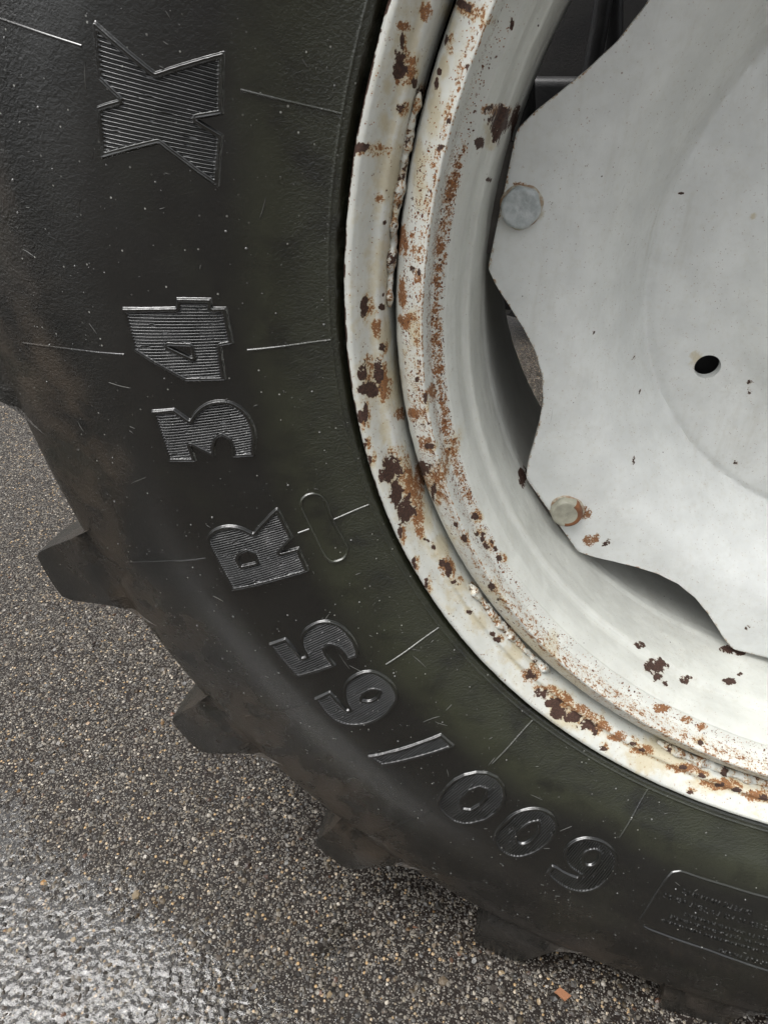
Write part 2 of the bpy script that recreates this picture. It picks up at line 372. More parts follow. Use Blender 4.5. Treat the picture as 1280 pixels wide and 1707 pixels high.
# --- tread lugs
PITCH = 2*math.pi/22; L0 = R(198.297)
LO = np.array([(-.13, .712), (-.112, .722), (-.095, .733), (-.065, .758), (-.035, .785), (-.008, .805), (.012, .812), (.06, .815), (.13, .818), (.205, .819), (.233, .816), (.248, .805), (.262, .782), (.276, .758), (.296, .741), (.325, .731), (.36, .722), (.42, .708)])
LE = np.array([(.70, -.0288), (.715, -.0262), (.73, -.0225), (.745, -.0195), (.76, -.0165), (.78, -.0120), (.80, -.0080), (.815, -.0045), (.83, .0005)])
def make_lug(i, far):
    ks = np.r_[np.linspace(-.13, .03, 22), np.linspace(.045, .205, 8), np.linspace(.215, .42, 26)]
    ro = np.interp(ks, LO[:, 0], LO[:, 1]); ro = np.r_[ro[0], .25*ro[:-2]+.5*ro[1:-1]+.25*ro[2:], ro[-1]]
    rows = []
    for tt in np.linspace(0, 1, 12):                 # end face, following the sidewall
        rr = .700+(ro-.0020-.700)*tt; b_ = sstep(.722, .738, rr); rows.append((ks, rr, (side_y(rr)+.0012)*(1-b_)+np.interp(rr, LE[:, 0], LE[:, 1])*b_))
    ye = np.interp(ro, LE[:, 0], LE[:, 1])
    rows.append((ks, ro-.0006, ye+.0010)); rows.append((ks, ro, ye+.0032))
    for yy, dk, cr in ((.03, .0, .000), (.055, .03, .001), (.09, .14, .003), (.14, .36, .006), (.20, .64, .008), (.25, .88, .009)):
        y_ = np.maximum(ye+.004, yy); rows.append((ks+dk, np.where(ro > .735, ro+cr, ro+.004), y_))
    rows.append((ks+.92, np.full_like(ks, .745), np.full_like(ks, .262)))
    K = np.array([q[0] for q in rows]); Rr = np.array([q[1] for q in rows]); Yy = np.array([q[2] for q in rows])
    phi = L0+PITCH*(i+K+(.5 if far else 0))
    if far: Yy = .48-Yy
    V = deform(Rr, phi, Yy).reshape(-1, 3)
    F = grid_faces(len(rows), len(ks)); F = F if far else F[:, ::-1]
    link('tread_lug', mesh_np('tread_lug', V, F, mat=M_rubber, sharp=38), tyre)
for i in range(22): make_lug(i, False)
for i in range(22): make_lug(i, True)

# --- raised lettering: border band and radial hatching, pressed on the sidewall
LET = {
    'X': [[(592.2, 165.1), (560.7, 166.56), (527.4, 164.68), (525.5, 167.81), (538.4, 168.34), (525.1, 168.89), (526.9, 171.91), (558.8, 170.03), (591.8, 171.38), (592.5, 168.83), (580.4, 168.28), (591.1, 167.61), (593.2, 165.26)]],
    'four': [[(593, 179.64), (557.9, 179.5), (556.6, 178.88), (535.2, 178.88), (535.2, 179.49), (526.8, 179.5), (525.6, 182.14), (533.4, 182.25), (534.9, 184.81), (561.4, 184.65), (592.2, 182.41)], [(565, 182.17), (554.6, 182.24), (554.5, 182.79)]],
    'three': [[(591.7, 186.61), (574.7, 186.56), (566, 187.49), (561.3, 186.97), (555.6, 186.55), (548.7, 186.27), (541.3, 186.24), (534.2, 186.49), (528.5, 187.04), (525, 187.88), (523.7, 188.86), (524.9, 189.81), (529.8, 191.23), (545.3, 190.95), (543.6, 190.19), (544, 189.46), (547.9, 189.11), (552, 189.32), (554.7, 189.88), (556.7, 190.65), (558.1, 190.67), (571, 189.53), (571, 190.83), (592.3, 190.57)]],
    'R': [[(591.9, 197.59), (587.4, 197.02), (580, 196.62), (572, 196.49), (564.2, 196.65), (558.4, 197.01), (554.2, 197.52), (552.4, 197.76), (529.8, 196.18), (527.4, 196.18), (526.4, 196.47), (525.6, 199.3), (527.9, 199.36), (539.7, 200.2), (524.8, 200.32), (526.4, 202.86), (592.7, 202.4)], [(571.9, 199.74), (568.6, 199.4), (564.5, 199.33), (561.9, 199.6), (562.5, 200.23), (571.8, 200.19)]],
    'five': [[(592.5, 208.26), (575.5, 208.25), (574.1, 208.54), (573.5, 210.69), (569.7, 210.71), (568.3, 209.66), (564.2, 208.78), (557.7, 208.19), (549.3, 207.95), (540.9, 207.95), (534.2, 208.25), (528.5, 208.94), (525.7, 210.02), (525.3, 211.3), (527.2, 212.33), (530.9, 212.99), (542.2, 212.88), (541.2, 211.86), (542.6, 211.03), (546.1, 210.66), (550.9, 210.85), (553.1, 211.44), (552.4, 212.89), (590.1, 212.42), (593.2, 211.12)]],
    'six': [[(592, 215.09), (573.6, 215.03), (573.5, 215.51), (573.8, 217.58), (571.8, 217.66), (569.7, 216.62), (562.5, 215.42), (556.7, 214.94), (548.2, 214.65), (538.4, 214.67), (530, 215.14), (525.7, 216.03), (523.5, 217.26), (525.1, 218.54), (529.5, 219.34), (537.3, 219.84), (548.3, 220.14), (561.1, 220.17), (573.6, 219.88), (584.1, 219.32), (590.8, 218.51), (594.2, 217.78), (594.5, 216.68), (593, 215.57)], [(553.2, 217.41), (548.4, 217.04), (542.6, 217.11), (540.2, 217.52), (544.5, 217.84), (550.6, 217.79)]],
    'slash': [[(595.4, 223.01), (526.1, 225.35), (526.1, 227.35), (592.5, 224.65)]],
    'zero_a': [[(585.6, 231.17), (576.3, 230.64), (565.3, 230.36), (553.2, 230.27), (542.6, 230.53), (533.2, 231.16), (526.7, 232.09), (524.7, 233.28), (528.4, 234.57), (535.8, 235.51), (546.1, 236.02), (557.7, 236.19), (570.5, 236.02), (581.6, 235.48), (589.8, 234.91), (594.8, 233.86), (594.7, 232.81), (592, 231.84)], [(567.9, 232.98), (561.8, 232.68), (554.2, 232.61), (547.8, 232.88), (546.2, 233.39), (550.9, 233.79), (558.9, 233.94), (566.9, 233.8), (570, 233.38)]],
    'zero_b': [[(585.4, 238.03), (575.6, 237.58), (564.3, 237.39), (551.4, 237.35), (540.6, 237.7), (531.8, 238.43), (526.5, 239.48), (526.5, 240.66), (531.4, 241.7), (537.3, 242.23), (547.4, 242.53), (559.6, 242.53), (572.5, 242.27), (584.2, 241.72), (591.9, 241.09), (594.8, 240.12), (593.7, 239.05)], [(567.1, 239.77), (559.7, 239.49), (550.6, 239.6), (545.8, 240.04), (549.3, 240.43), (557.6, 240.66), (566.1, 240.6), (569.9, 240.19)]],
    'six_b': [[(589.9, 244.5), (577.3, 244.35), (576, 244.65), (578.1, 245.93), (576.4, 247.14), (572.7, 247.1), (571.6, 246.18), (568.1, 245.08), (557.9, 244.29), (548.3, 244.1), (538.2, 244.38), (531.3, 245.09), (527.2, 246.21), (527.3, 247.42), (531.1, 248.56), (537.9, 249.33), (549.2, 249.79), (562.8, 249.86), (577.2, 249.59), (588.5, 248.96), (594.8, 248.23), (597.7, 247.12), (595.5, 245.88), (592.9, 244.89)], [(553.4, 246.58), (547.7, 246.34), (542.8, 246.59), (541.2, 247.07), (546.2, 247.41), (553.4, 247.39), (556.1, 246.99)]],
    'oval': [[(511.3, 196.52), (507.6, 195.91), (500.9, 195.83), (496.1, 196.22), (494.5, 196.99), (495, 199.01), (493.6, 202.13), (495.2, 202.75), (499.5, 203.16), (506.3, 203.06), (509.9, 202.65), (511.1, 201.71), (511.4, 199.04), (511.9, 196.88)]],
    'box': [[(613.5, 267.51), (605.7, 261.87), (605, 256.11), (603.7, 255.44), (597.9, 254.83), (589.4, 254.77), (560.5, 254.62), (536, 254.67), (529, 254.87), (525.1, 255.56), (524.8, 256.1), (523.9, 260.43), (525.5, 264.66)]]}
def soften(P, it=2, ang=44):
    for _ in range(it):
        Q = []; n = len(P)
        for i in range(n):
            a_, b_, c_ = P[i-1], P[i], P[(i+1) % n]
            d1 = b_-a_; d2 = c_-b_; cs = (d1@d2)/(np.hypot(*d1)*np.hypot(*d2)+1e-9)
            if cs > math.cos(R(ang)): Q += [b_-.25*d1, b_+.25*d2]
            else: Q.append(b_)
        P = np.array(Q)
    return P
def sdf(px, py, polys):
    d = np.full(px.shape, 1e9); ins = np.zeros(px.shape, bool)
    for P in polys:
        for (x0, y0), (x1, y1) in zip(P, np.roll(P, -1, 0)):
            ex, ey = x1-x0, y1-y0; L2 = ex*ex+ey*ey+1e-12
            t_ = np.clip(((px-x0)*ex+(py-y0)*ey)/L2, 0, 1)
            d = np.minimum(d, (px-x0-t_*ex)**2+(py-y0-t_*ey)**2)
            c_ = ((y0 > py) != (y1 > py)) & (px < (x1-x0)*(py-y0)/(y1-y0+1e-12)+x0); ins ^= c_
    d = np.sqrt(d); return np.where(ins, d, -d)
def make_letter(nm, polys, seed):
    HP = R(.208 if seed < 66 else .228 if seed < 86 else .248)
    R0 = 560.0
    pm = [np.array([(r_, R(p_)*R0) for r_, p_ in P]) for P in polys]
    pm = [soften(P, 3, 44 if i_ == 0 or nm.split()[-1] == 'R' else 80) for i_, P in enumerate(pm)] if nm.split()[-1] not in ('X', '4', 'slash') else pm
    if len(pm) > 1: c_ = pm[1].mean(0); pm[1] = c_+(pm[1]-c_)*1.28
    lo = np.min([P.min(0) for P in pm], 0)-2.2; hi = np.max([P.max(0) for P in pm], 0)+2.2
    rs = np.arange(lo[0], hi[0], .55); ps = np.arange(lo[1], hi[1], .29)
    X, Y = np.meshgrid(rs, ps, indexing='ij')
    wob = (fbm(X*.35, Y*.35, seed, 2)-.5)*.5
    d = sdf(X, Y, pm)+wob*.5
    bw = 3.1
    wear = .8+.4*fbm(X*.09, Y*.09, seed+9, 2)
    band = sstep(-.25, .75, d)*(1-sstep(bw-.6, bw+.1, d))
    ph_ = (Y/R0/HP) % 1.0
    tri = 1-np.abs(2*ph_-1)
    ridge = np.clip(tri*1.35-.15, 0, 1)
    inside = sstep(bw-.3, bw+.3, d)
    brk = .35+.65*sstep(.12, .26, fbm(X*.16, Y*.7, seed+20, 2))
    h = band*2.0*wear+inside*(.15+1.5*ridge*brk*wear)
    lip = np.exp(-((d-.70)/.38)**2)*.40+np.exp(-((d-bw+.45)/.3)**2)*.22
    h = h+lip*wear-.35*(1-sstep(-.9, -.1, d))
    V = on_side(X/1000, Y/R0, h/1000)
    n, m_ = X.shape; F = grid_faces(n, m_)
    keep = (d > -1.3).ravel()[F].any(1); F = F[keep]
    us = np.unique(F); mp = np.zeros(n*m_, int); mp[us] = np.arange(len(us))
    o = link('raised_letter', mesh_np('raised_letter', V.reshape(-1, 3)[us], mp[F], mat=M_rubber), tyre)
    o['label'] = nm
names = {'X': 'raised hatched letter X', 'four': 'raised hatched numeral 4', 'three': 'raised hatched numeral 3', 'R': 'raised hatched letter R', 'five': 'raised hatched numeral 5', 'six': 'raised hatched numeral 6 of 65', 'slash': 'raised hatched slash', 'zero_a': 'raised hatched zero next to the slash', 'zero_b': 'raised hatched zero in the middle of 600', 'six_b': 'raised hatched numeral 6 of 600'}
for i, (k, nm) in enumerate(names.items()): make_letter(nm, LET[k], 40+i*7)
# --- thin ridges: radial marks, oval, warning frame
def ribbon(name, pts, w=.0011, h=.0009, closed=False, step=.002, parent=None):
    P = np.array([(r_, R(p_)) for r_, p_ in pts]); R0 = .55
    M = np.c_[P[:, 0], P[:, 1]*R0]
    if closed: M = np.r_[M, M[:1]]
    s = np.r_[0, np.cumsum(np.hypot(*np.diff(M, axis=0).T))]; n = max(3, int(s[-1]/step)); q = np.linspace(0, s[-1], n)
    Q = np.c_[np.interp(q, s, M[:, 0]), np.interp(q, s, M[:, 1])]
    T = np.gradient(Q, axis=0); T /= np.linalg.norm(T, axis=1)[:, None]+1e-9; Nn = np.c_[-T[:, 1], T[:, 0]]
    prof_ = [(-1, -.3), (-.55, .75), (0, 1), (.55, .75), (1, -.3)]
    rows = []
    wv = .8+.4*vnoise(q*90, q*0+.5, 3)
    for a_, b_ in prof_:
        U = Q+Nn*(a_*w)
        rows.append(on_side(U[:, 0], U[:, 1]/R0, b_*h*wv))
    V = np.stack(rows, 1).reshape(-1, 3)
    return link(name, mesh_np(name, V, grid_faces(n, 5), mat=M_rubber), parent or tyre)
M0 = 166.348
for k in range(22):
    p_ = M0+k*360/22
    if k == 2: ribbon('radial_mark', [(.4675, p_), (.4945, p_)]); ribbon('radial_mark', [(.5115, p_), (.521, p_)], .0012, .001)
    else: ribbon('radial_mark', [(.4675, p_), (.518, p_)], .0010, .0010)
    if k in (0, 1, 2, 3, 4, 21): ribbon('radial_mark', [(.600, p_), (.690, p_)], .0007, .0006)
sm = soften(np.array(LET['oval'][0]), 2)
ribbon('oval_outline', [(a_/1000, b_) for a_, b_ in sm], .0014, .0018, True)
bx = LET['box'][0]; bx = [(a_/1000, b_) for a_, b_ in bx]
bx = [(.6130, 275.0)]+[(.6130, 268.5)]+bx[1:-1]+[(.5240, 268.5), (.5240, 275.0)]
ribbon('warning_frame', bx, .0014, .0016)
# --- small warning text, reading clockwise with its feet towards the rim
def text_line(s, r0, end_phi, size):
    cu = bpy.data.curves.new('text', 'FONT'); cu.body = s; cu.size = size; cu.extrude = .0006; cu.align_x = 'RIGHT'; cu.space_character = 1.12; cu.resolution_u = 1
    ob = bpy.data.objects.new('text', cu); C.objects.link(ob)
    dg = bpy.context.evaluated_depsgraph_get(); me = bpy.data.meshes.new_from_object(ob.evaluated_get(dg))
    n = len(me.vertices); co_ = np.zeros(n*3, np.float32); me.vertices.foreach_get('co', co_); co_ = co_.reshape(-1, 3)
    bpy.data.objects.remove(ob)
    r_ = r0+co_[:, 1]; phi = R(end_phi)-co_[:, 0]/r0
    V = on_side(r_, phi, co_[:, 2]+.0003)
    me.vertices.foreach_set('co', V.astype(np.float32).ravel()); me.update()
    me.materials.clear(); me.materials.append(M_rubber)
    return link('warning_text', me, tyre)
text_line('SERIOUS INJURY MAY RESULT FROM:', .5985, 262.6, .0072)
text_line('TIRE FAILURE DUE TO UNDERINFLATION / OVERLOADING', .5838, 256.6, .0052)
text_line('FOLLOW OWNERS MANUAL OR TIRE PLACARD IN VEHICLE', .5755, 257.0, .0052)
text_line('EXPLOSION OF TIRE / RIM ASSEMBLY DUE TO IMPROPER MOUNTING', .5672, 258.0, .0052)
text_line('NEVER EXCEED 35 PSI TO SEAT BEADS', .5535, 255.3, .0072)
text_line('SAFETY WARNING', .5418, 256.7, .0072)
# --- vent pips and grit beads on the sidewall
g = np.random.default_rng(5); n = 1500
rr = g.uniform(.468, .70, n); pp = np.radians(g.uniform(150, 275, n)); ss = .00028+.0007*g.random(n)**6
cl = fbm(rr*60, pp*40, 77, 3); keep = cl > .47; rr, pp, ss = rr[keep], pp[keep], ss[keep]; n = len(rr)
a5 = np.arange(6)*2*np.pi/6
U = [(math.cos(q), math.sin(q), 0) for q in a5]+[(.7*math.cos(q), .7*math.sin(q), .6) for q in a5]+[(0, 0, .85)]
U = np.array(U); F6 = []
for i in range(6): j = (i+1) % 6; F6 += [(i, j, 6+i), (j, 6+j, 6+i), (6+i, 6+j, 12)]
F6 = np.array(F6)
V = on_side(rr[:, None]+U[None, :, 0]*ss[:, None], pp[:, None]+U[None, :, 1]*ss[:, None]/.55, U[None, :, 2]*ss[:, None]).reshape(-1, 3)
F = (F6[None]+(np.arange(n)*13)[:, None, None]).reshape(-1, 3)[:, ::-1]
t = NT('water_bead_on_rubber'); M_bead = t.out(Base_Color=(.10, .10, .095), Roughness=.12, Specular_IOR_Level=.9)
bo = link('water_beads', mesh_np('water_beads', V, F, mat=M_bead), tyre); bo['kind'] = 'stuff'

# --- short scuffs and scratches in the rubber
g = np.random.default_rng(91); SV = []; SF = []; so_ = 0
for i in range(90):
    r0 = g.uniform(.475, .70); p0 = R(g.uniform(155, 268)); an = g.uniform(0, math.pi); ln = .003+.016*g.random()**3; n = 7
    q = np.linspace(-.5, .5, n); cv = g.normal(0, .12)
    rr_ = r0+ln*(q*math.cos(an)-cv*q*q*math.sin(an)); pp_ = p0+ln*(q*math.sin(an)+cv*q*q*math.cos(an))/r0
    w_ = g.uniform(.00018, .0005)*(1-(2*np.abs(q))**3)
    nr_, np_ = -math.sin(an), math.cos(an)
    a_ = on_side(rr_+nr_*w_, pp_+np_*w_/r0, q*0-.0002); b_ = on_side(rr_, pp_, q*0+.00045); c_ = on_side(rr_-nr_*w_, pp_-np_*w_/r0, q*0-.0002)
    SV.append(np.stack([a_, b_, c_], 1).reshape(-1, 3)); SF.append(grid_faces(n, 3)+so_); so_ += 3*n
M_scuff = plain('scuffed_rubber', (.060, .060, .056), (.11, .11, .10), 200, .4)
sc_ = link('scuffs', mesh_np('scuffs', np.concatenate(SV), np.concatenate(SF), mat=M_scuff), tyre); sc_['kind'] = 'stuff'

# --- rim
FL = [(.4515, .017), (.4555, .012), (.4572, .006), (.4576, .002), (.4569, -.0018), (.4547, -.0042), (.4518, -.0042), (.4488, -.0012), (.4462, .0040), (.4440, .0082), (.4422, .0100), (.4402, .0100), (.4382, .0096), (.4362, .0110), (.4343, .0152), (.4332, .0225), (.4328, .032), (.4327, .046)]
RG = [(.4298, .046), (.4297, .036), (.4290, .0295), (.4268, .0240), (.4220, .0185), (.4150, .0140), (.4100, .0112), (.4078, .0098), (.4067, .0101), (.4060, .0125), (.4052, .0170), (.4046, .0235), (.4040, .0282), (.4015, .0305), (.396, .0338), (.3956, .0345), (.3950, .0336), (.3943, .0350), (.3925, .0395), (.3900, .048), (.3890, .058), (.3887, .068), (.3878, .0722), (.3842, .0745), (.3833, .078), (.3829, .092), (.3825, .108), (.3817, .124), (.3806, .136), (.3790, .142), (.3784, .150), (.3786, .158), (.379, .20), (.381, .28), (.385, .36), (.40, .375), (.425, .42), (.43, .46), (.457, .482)]
CH = np.array([
    (40.3, 162.44, 37.2, 8.7, 26.1, 1), (38.1, 161.12, 6.5, 5.4, 10, 1), (48.3, 164.98, 12, -0.3, 5.3, 1), (54.9, 163.24, 12.8, 2.8, 4.4, 1), (74, 163.99, 137.2, 22.4, 12.2, 1),
    (24, 167.98, 122.8, -9.3, 5.5, 1), (38.9, 180.14, 15.4, 2.2, 31.9, 1), (53.4, 180.25, 12, 2.8, 4, 1), (54.8, 179.28, 5.7, 1.4, 2, 1), (51.1, 173.18, 4.4, 0.7, 2.2, 1),
    (125.5, 176.7, 9, -1.5, 4.6, 1), (131.9, 176.81, 3.4, -0.3, 3.1, 1), (52.5, 183.95, 13.3, 3, 5.9, 1), (33.9, 185.83, 21.9, -3.3, 53.8, 1), (46.3, 186.28, 17, -7.7, 71.9, 1),
    (38.1, 187.5, 100.4, 21.6, 40.5, 1), (29.6, 189.29, 6.2, -11.2, 54.1, 1), (39.6, 196.26, 105.3, 1.8, 107.2, 1), (39.4, 198.86, 88.1, -2.4, 90.9, 1), (39.1, 201.04, 87.8, 4.2, 79.4, 1),
    (24.3, 189.87, 6.7, -7, 23.5, 1), (23.8, 192.51, 6, -5.9, 15.4, 1), (24.3, 194.22, 6.2, -6.6, 17, 1), (107.7, 198.05, 653.1, -295.4, 181.4, 1), (118.5, 200.6, 39.3, -50.6, 84.7, 1),
    (135.3, 189.23, 3.7, -2.5, 19.9, 1), (129.8, 187.1, 4.4, -1, 4.3, 1), (130, 194.53, 23.8, -4.2, 4, 1), (131.1, 191.95, 21.5, -3.4, 1.7, 1), (47.2, 205.4, 8.1, -0.1, 5.7, 1),
    (49.3, 206.43, 6, -0.7, 8.1, 1), (49, 208.7, 8.9, 0.1, 9.1, 1), (51, 209.96, 21.5, -6.9, 25.9, 1), (50.5, 211.78, 19.8, 10.6, 14.2, 1), (45.2, 216, 8.4, 0.2, 4.8, 1),
    (49.5, 219.92, 5.9, 0.7, 6.7, 1), (49, 220.96, 9.8, 2.7, 9.3, 1), (26.7, 202.69, 12.5, -15.9, 37.5, 1), (25.3, 206.76, 10, -9.8, 18.8, 1), (25.4, 209.6, 12.2, -12.1, 19.5, 1),
    (130.4, 204.57, 7.5, -3.1, 4.9, 1), (133.4, 206.4, 11.1, -6.5, 12.4, 1), (152.5, 207.61, 12.3, 5.4, 7, 1), (158, 208.18, 3.9, 0.3, 4.5, 1), (155, 208.67, 7.1, 2.2, 5.2, 1),
    (156, 209.82, 10.4, 1, 10.5, 1), (161.6, 209.75, 2.6, -0.3, 4.3, 1), (161.7, 210.9, 4.1, -0.9, 6.9, 1), (158.3, 205.68, 8.8, 1.4, 10.2, 1), (160.6, 212.33, 8.5, 0.5, 11, 1),
    (132, 213.85, 26, -17.5, 27, 1), (64.5, 214.34, 22.1, 11.3, 12.7, 1), (130.3, 215.92, 11.3, -5.7, 7.3, 1), (45.9, 227.31, 33.2, 0.3, 26.2, 1), (39.8, 230.13, 37.8, 21.1, 40.5, 1),
    (40.9, 231.91, 45.8, 19.9, 44.8, 1), (36.2, 233.25, 44, 21.2, 52.1, 1), (40, 235.19, 42.5, 21.2, 47.4, 1), (41.9, 237.17, 52.5, 27, 56, 1), (39.2, 238.59, 12.5, -0, 7.9, 1),
    (30.7, 240.27, 8.3, 2.8, 8.8, 1), (49.3, 243.45, 12.7, 0.8, 13, 1), (48.8, 244.92, 6.4, 1.6, 7.9, 1), (30.3, 252.29, 5.5, 4, 11.6, 1), (50.1, 250.32, 6.1, 5.4, 15.2, 1),
    (49.2, 252.78, 9.1, 8, 20.8, 1), (47, 255.23, 12, 3.4, 12, 1), (47.8, 257.37, 9.3, 3, 12, 1), (49.1, 260.61, 13.7, 1.3, 13.4, 1), (214, 239.13, 27.1, 18.6, 33.1, 1),
    (200.3, 242.29, 135, 72.3, 133.1, 1), (190.8, 242.62, 60.4, 26.7, 40, 1), (186.8, 243.78, 15.4, 6.4, 10.3, 1), (204.7, 247.35, 30.2, 17.7, 40.7, 1), (225.3, 254.24, 32, 25.7, 49.6, 1),
    (239.8, 256.2, 9.9, 5.5, 9.9, 1), (272.1, 256.23, 72.7, 90.5, 221.5, 1), (213.8, 164.48, 1384.1, 143.7, 64.7, 1), (212.5, 165.72, 132.8, 44.7, 41.9, 1), (176.9, 166.23, 58.8, 10.4, 11, 1),
    (273, 164.52, 323.6, 70, 70.7, 1), (283.2, 166.03, 69.4, 42.3, 54, 1), (164, 157.48, 4.3, 3.3, 5.8, 1), (228.9, 170, 227.5, 35.4, 7.3, 1), (274.3, 210.76, 174.2, 6.3, 58.2, 1),
    (113.7, 160.08, 13.3, 4.7, 7.5, 1), (115.4, 162.19, 5, -0.6, 1.2, 1), (116.6, 162.97, 5.3, 1.8, 3.9, 1), (109.4, 157.84, 210, -4.4, 3.7, 1), (132.6, 166.73, 8, -1.3, 3.2, 1),
    (134.3, 161.06, 2.8, 1.3, 3.8, 1), (133.4, 164.87, 2.8, 0.4, 2.8, 1), (144.2, 250.1, 11.3, 6.5, 12.8, 1), (48.5, 162.12, 6.5, 0.3, 3.9, 2), (43.1, 163.39, 5.1, 0.7, 4.2, 2),
    (35.3, 163.98, 33.9, 1.9, 11.8, 3), (39.3, 166.25, 33.6, 7.5, 27.1, 3), (45.4, 171.43, 8.1, -0.1, 6, 2), (109.3, 174.82, 224.6, -11.3, 65.9, 2), (117.3, 178.97, 23.9, -0.8, 83, 2),
    (121.6, 181.6, 102.2, -23.7, 25.7, 2), (48.2, 181.97, 12, -0.5, 34.1, 2), (50.2, 187.45, 20.6, -19.4, 135.2, 2), (52.8, 198.54, 74.6, -77.6, 179.1, 2), (48.8, 202.23, 41.1, -33.5, 91, 2),
    (44.8, 204.04, 18.8, -9.4, 29.8, 2), (51.9, 209.67, 64.5, -2.2, 56.7, 2), (45.8, 227.3, 51.5, 2.9, 41.9, 2), (50.2, 235.31, 47.7, 31.1, 58.7, 2), (47.1, 238.81, 56.6, 34.8, 69.3, 2),
    (48.2, 241.43, 43.8, 24.2, 53.9, 2), (48.1, 244.93, 47, 32.2, 69.9, 2), (49.8, 250.68, 61.3, 71.3, 153.4, 2), (47.9, 255.44, 68.1, 76.7, 186.9, 2), (48.5, 259.86, 48.4, 39.7, 118, 2),
    (50.1, 232.86, 45.1, 18, 46.7, 2), (204, 163.67, 1364.5, 32.5, 11.9, 2), (193.5, 165.65, 302.2, 95.6, 64, 3), (147, 189.09, 88.9, 25.5, 43.8, 2), (121.4, 191.06, 53.3, -19, 32.8, 2),
    (68.4, 191.62, 114.2, 38.7, 31.7, 2), (126.6, 194.33, 56, -16, 26.8, 2), (80.4, 199.07, 1162.5, -239, 142, 2), (159.7, 244.04, 24.8, 18.9, 48.7, 2), (160.6, 247.76, 13.6, 3.1, 16.9, 2),
    (160.8, 250.15, 12.9, 2.7, 16.7, 2), (91.7, 158.89, 764.2, 66.6, 27.7, 3), (118.2, 161.67, 24.5, 10.2, 21.5, 3), (35.4, 160.37, 28.7, -1.7, 6, 2), (47.9, 159.07, 14.8, 2.6, 12, 2),
    (58.9, 170.23, 406.6, 181.5, 343.8, 3), (57.7, 176.34, 321.5, 114.3, 428.6, 3), (42.8, 192.15, 35.2, -19.6, 95.7, 3), (56.6, 183.09, 139.1, 25.2, 131.8, 3), (57.1, 207.61, 193.1, 17.6, 118.6, 3),
    (48.4, 212.48, 167.7, 4, 136.3, 3), (45.9, 217.96, 97.1, -3.5, 82.9, 3), (48.5, 223.6, 136, 27.3, 110.3, 3), (53.9, 247.42, 1042.3, 594.4, 844.3, 3), (49.3, 256.23, 229.9, 337.3, 826.3, 3),
    (97.3, 226.36, 2479.9, -254.3, 178.5, 3), (49.2, 201.69, 458.8, 47.1, 331.2, 3), (68, 187.8, 1518.1, -5.5, 374.3, 3), (42.7, 235.54, 416.4, 329.8, 582.4, 3), (121.8, 169.66, 81.4, 86.2, 295.1, 3),
    (120.2, 164.46, 88.2, 113, 227.4, 3), (129.3, 181.66, 37.4, -8.5, 238.7, 3)])
def plen(P): return float(np.hypot(*np.diff(np.array(P), axis=0).T).sum())
LFL = plen(FL)
S_WALL = (LFL+math.hypot(FL[-1][0]-RG[0][0], FL[-1][1]-RG[0][1])+plen(RG[:18]))*1000      # past the seam: smooth inner band
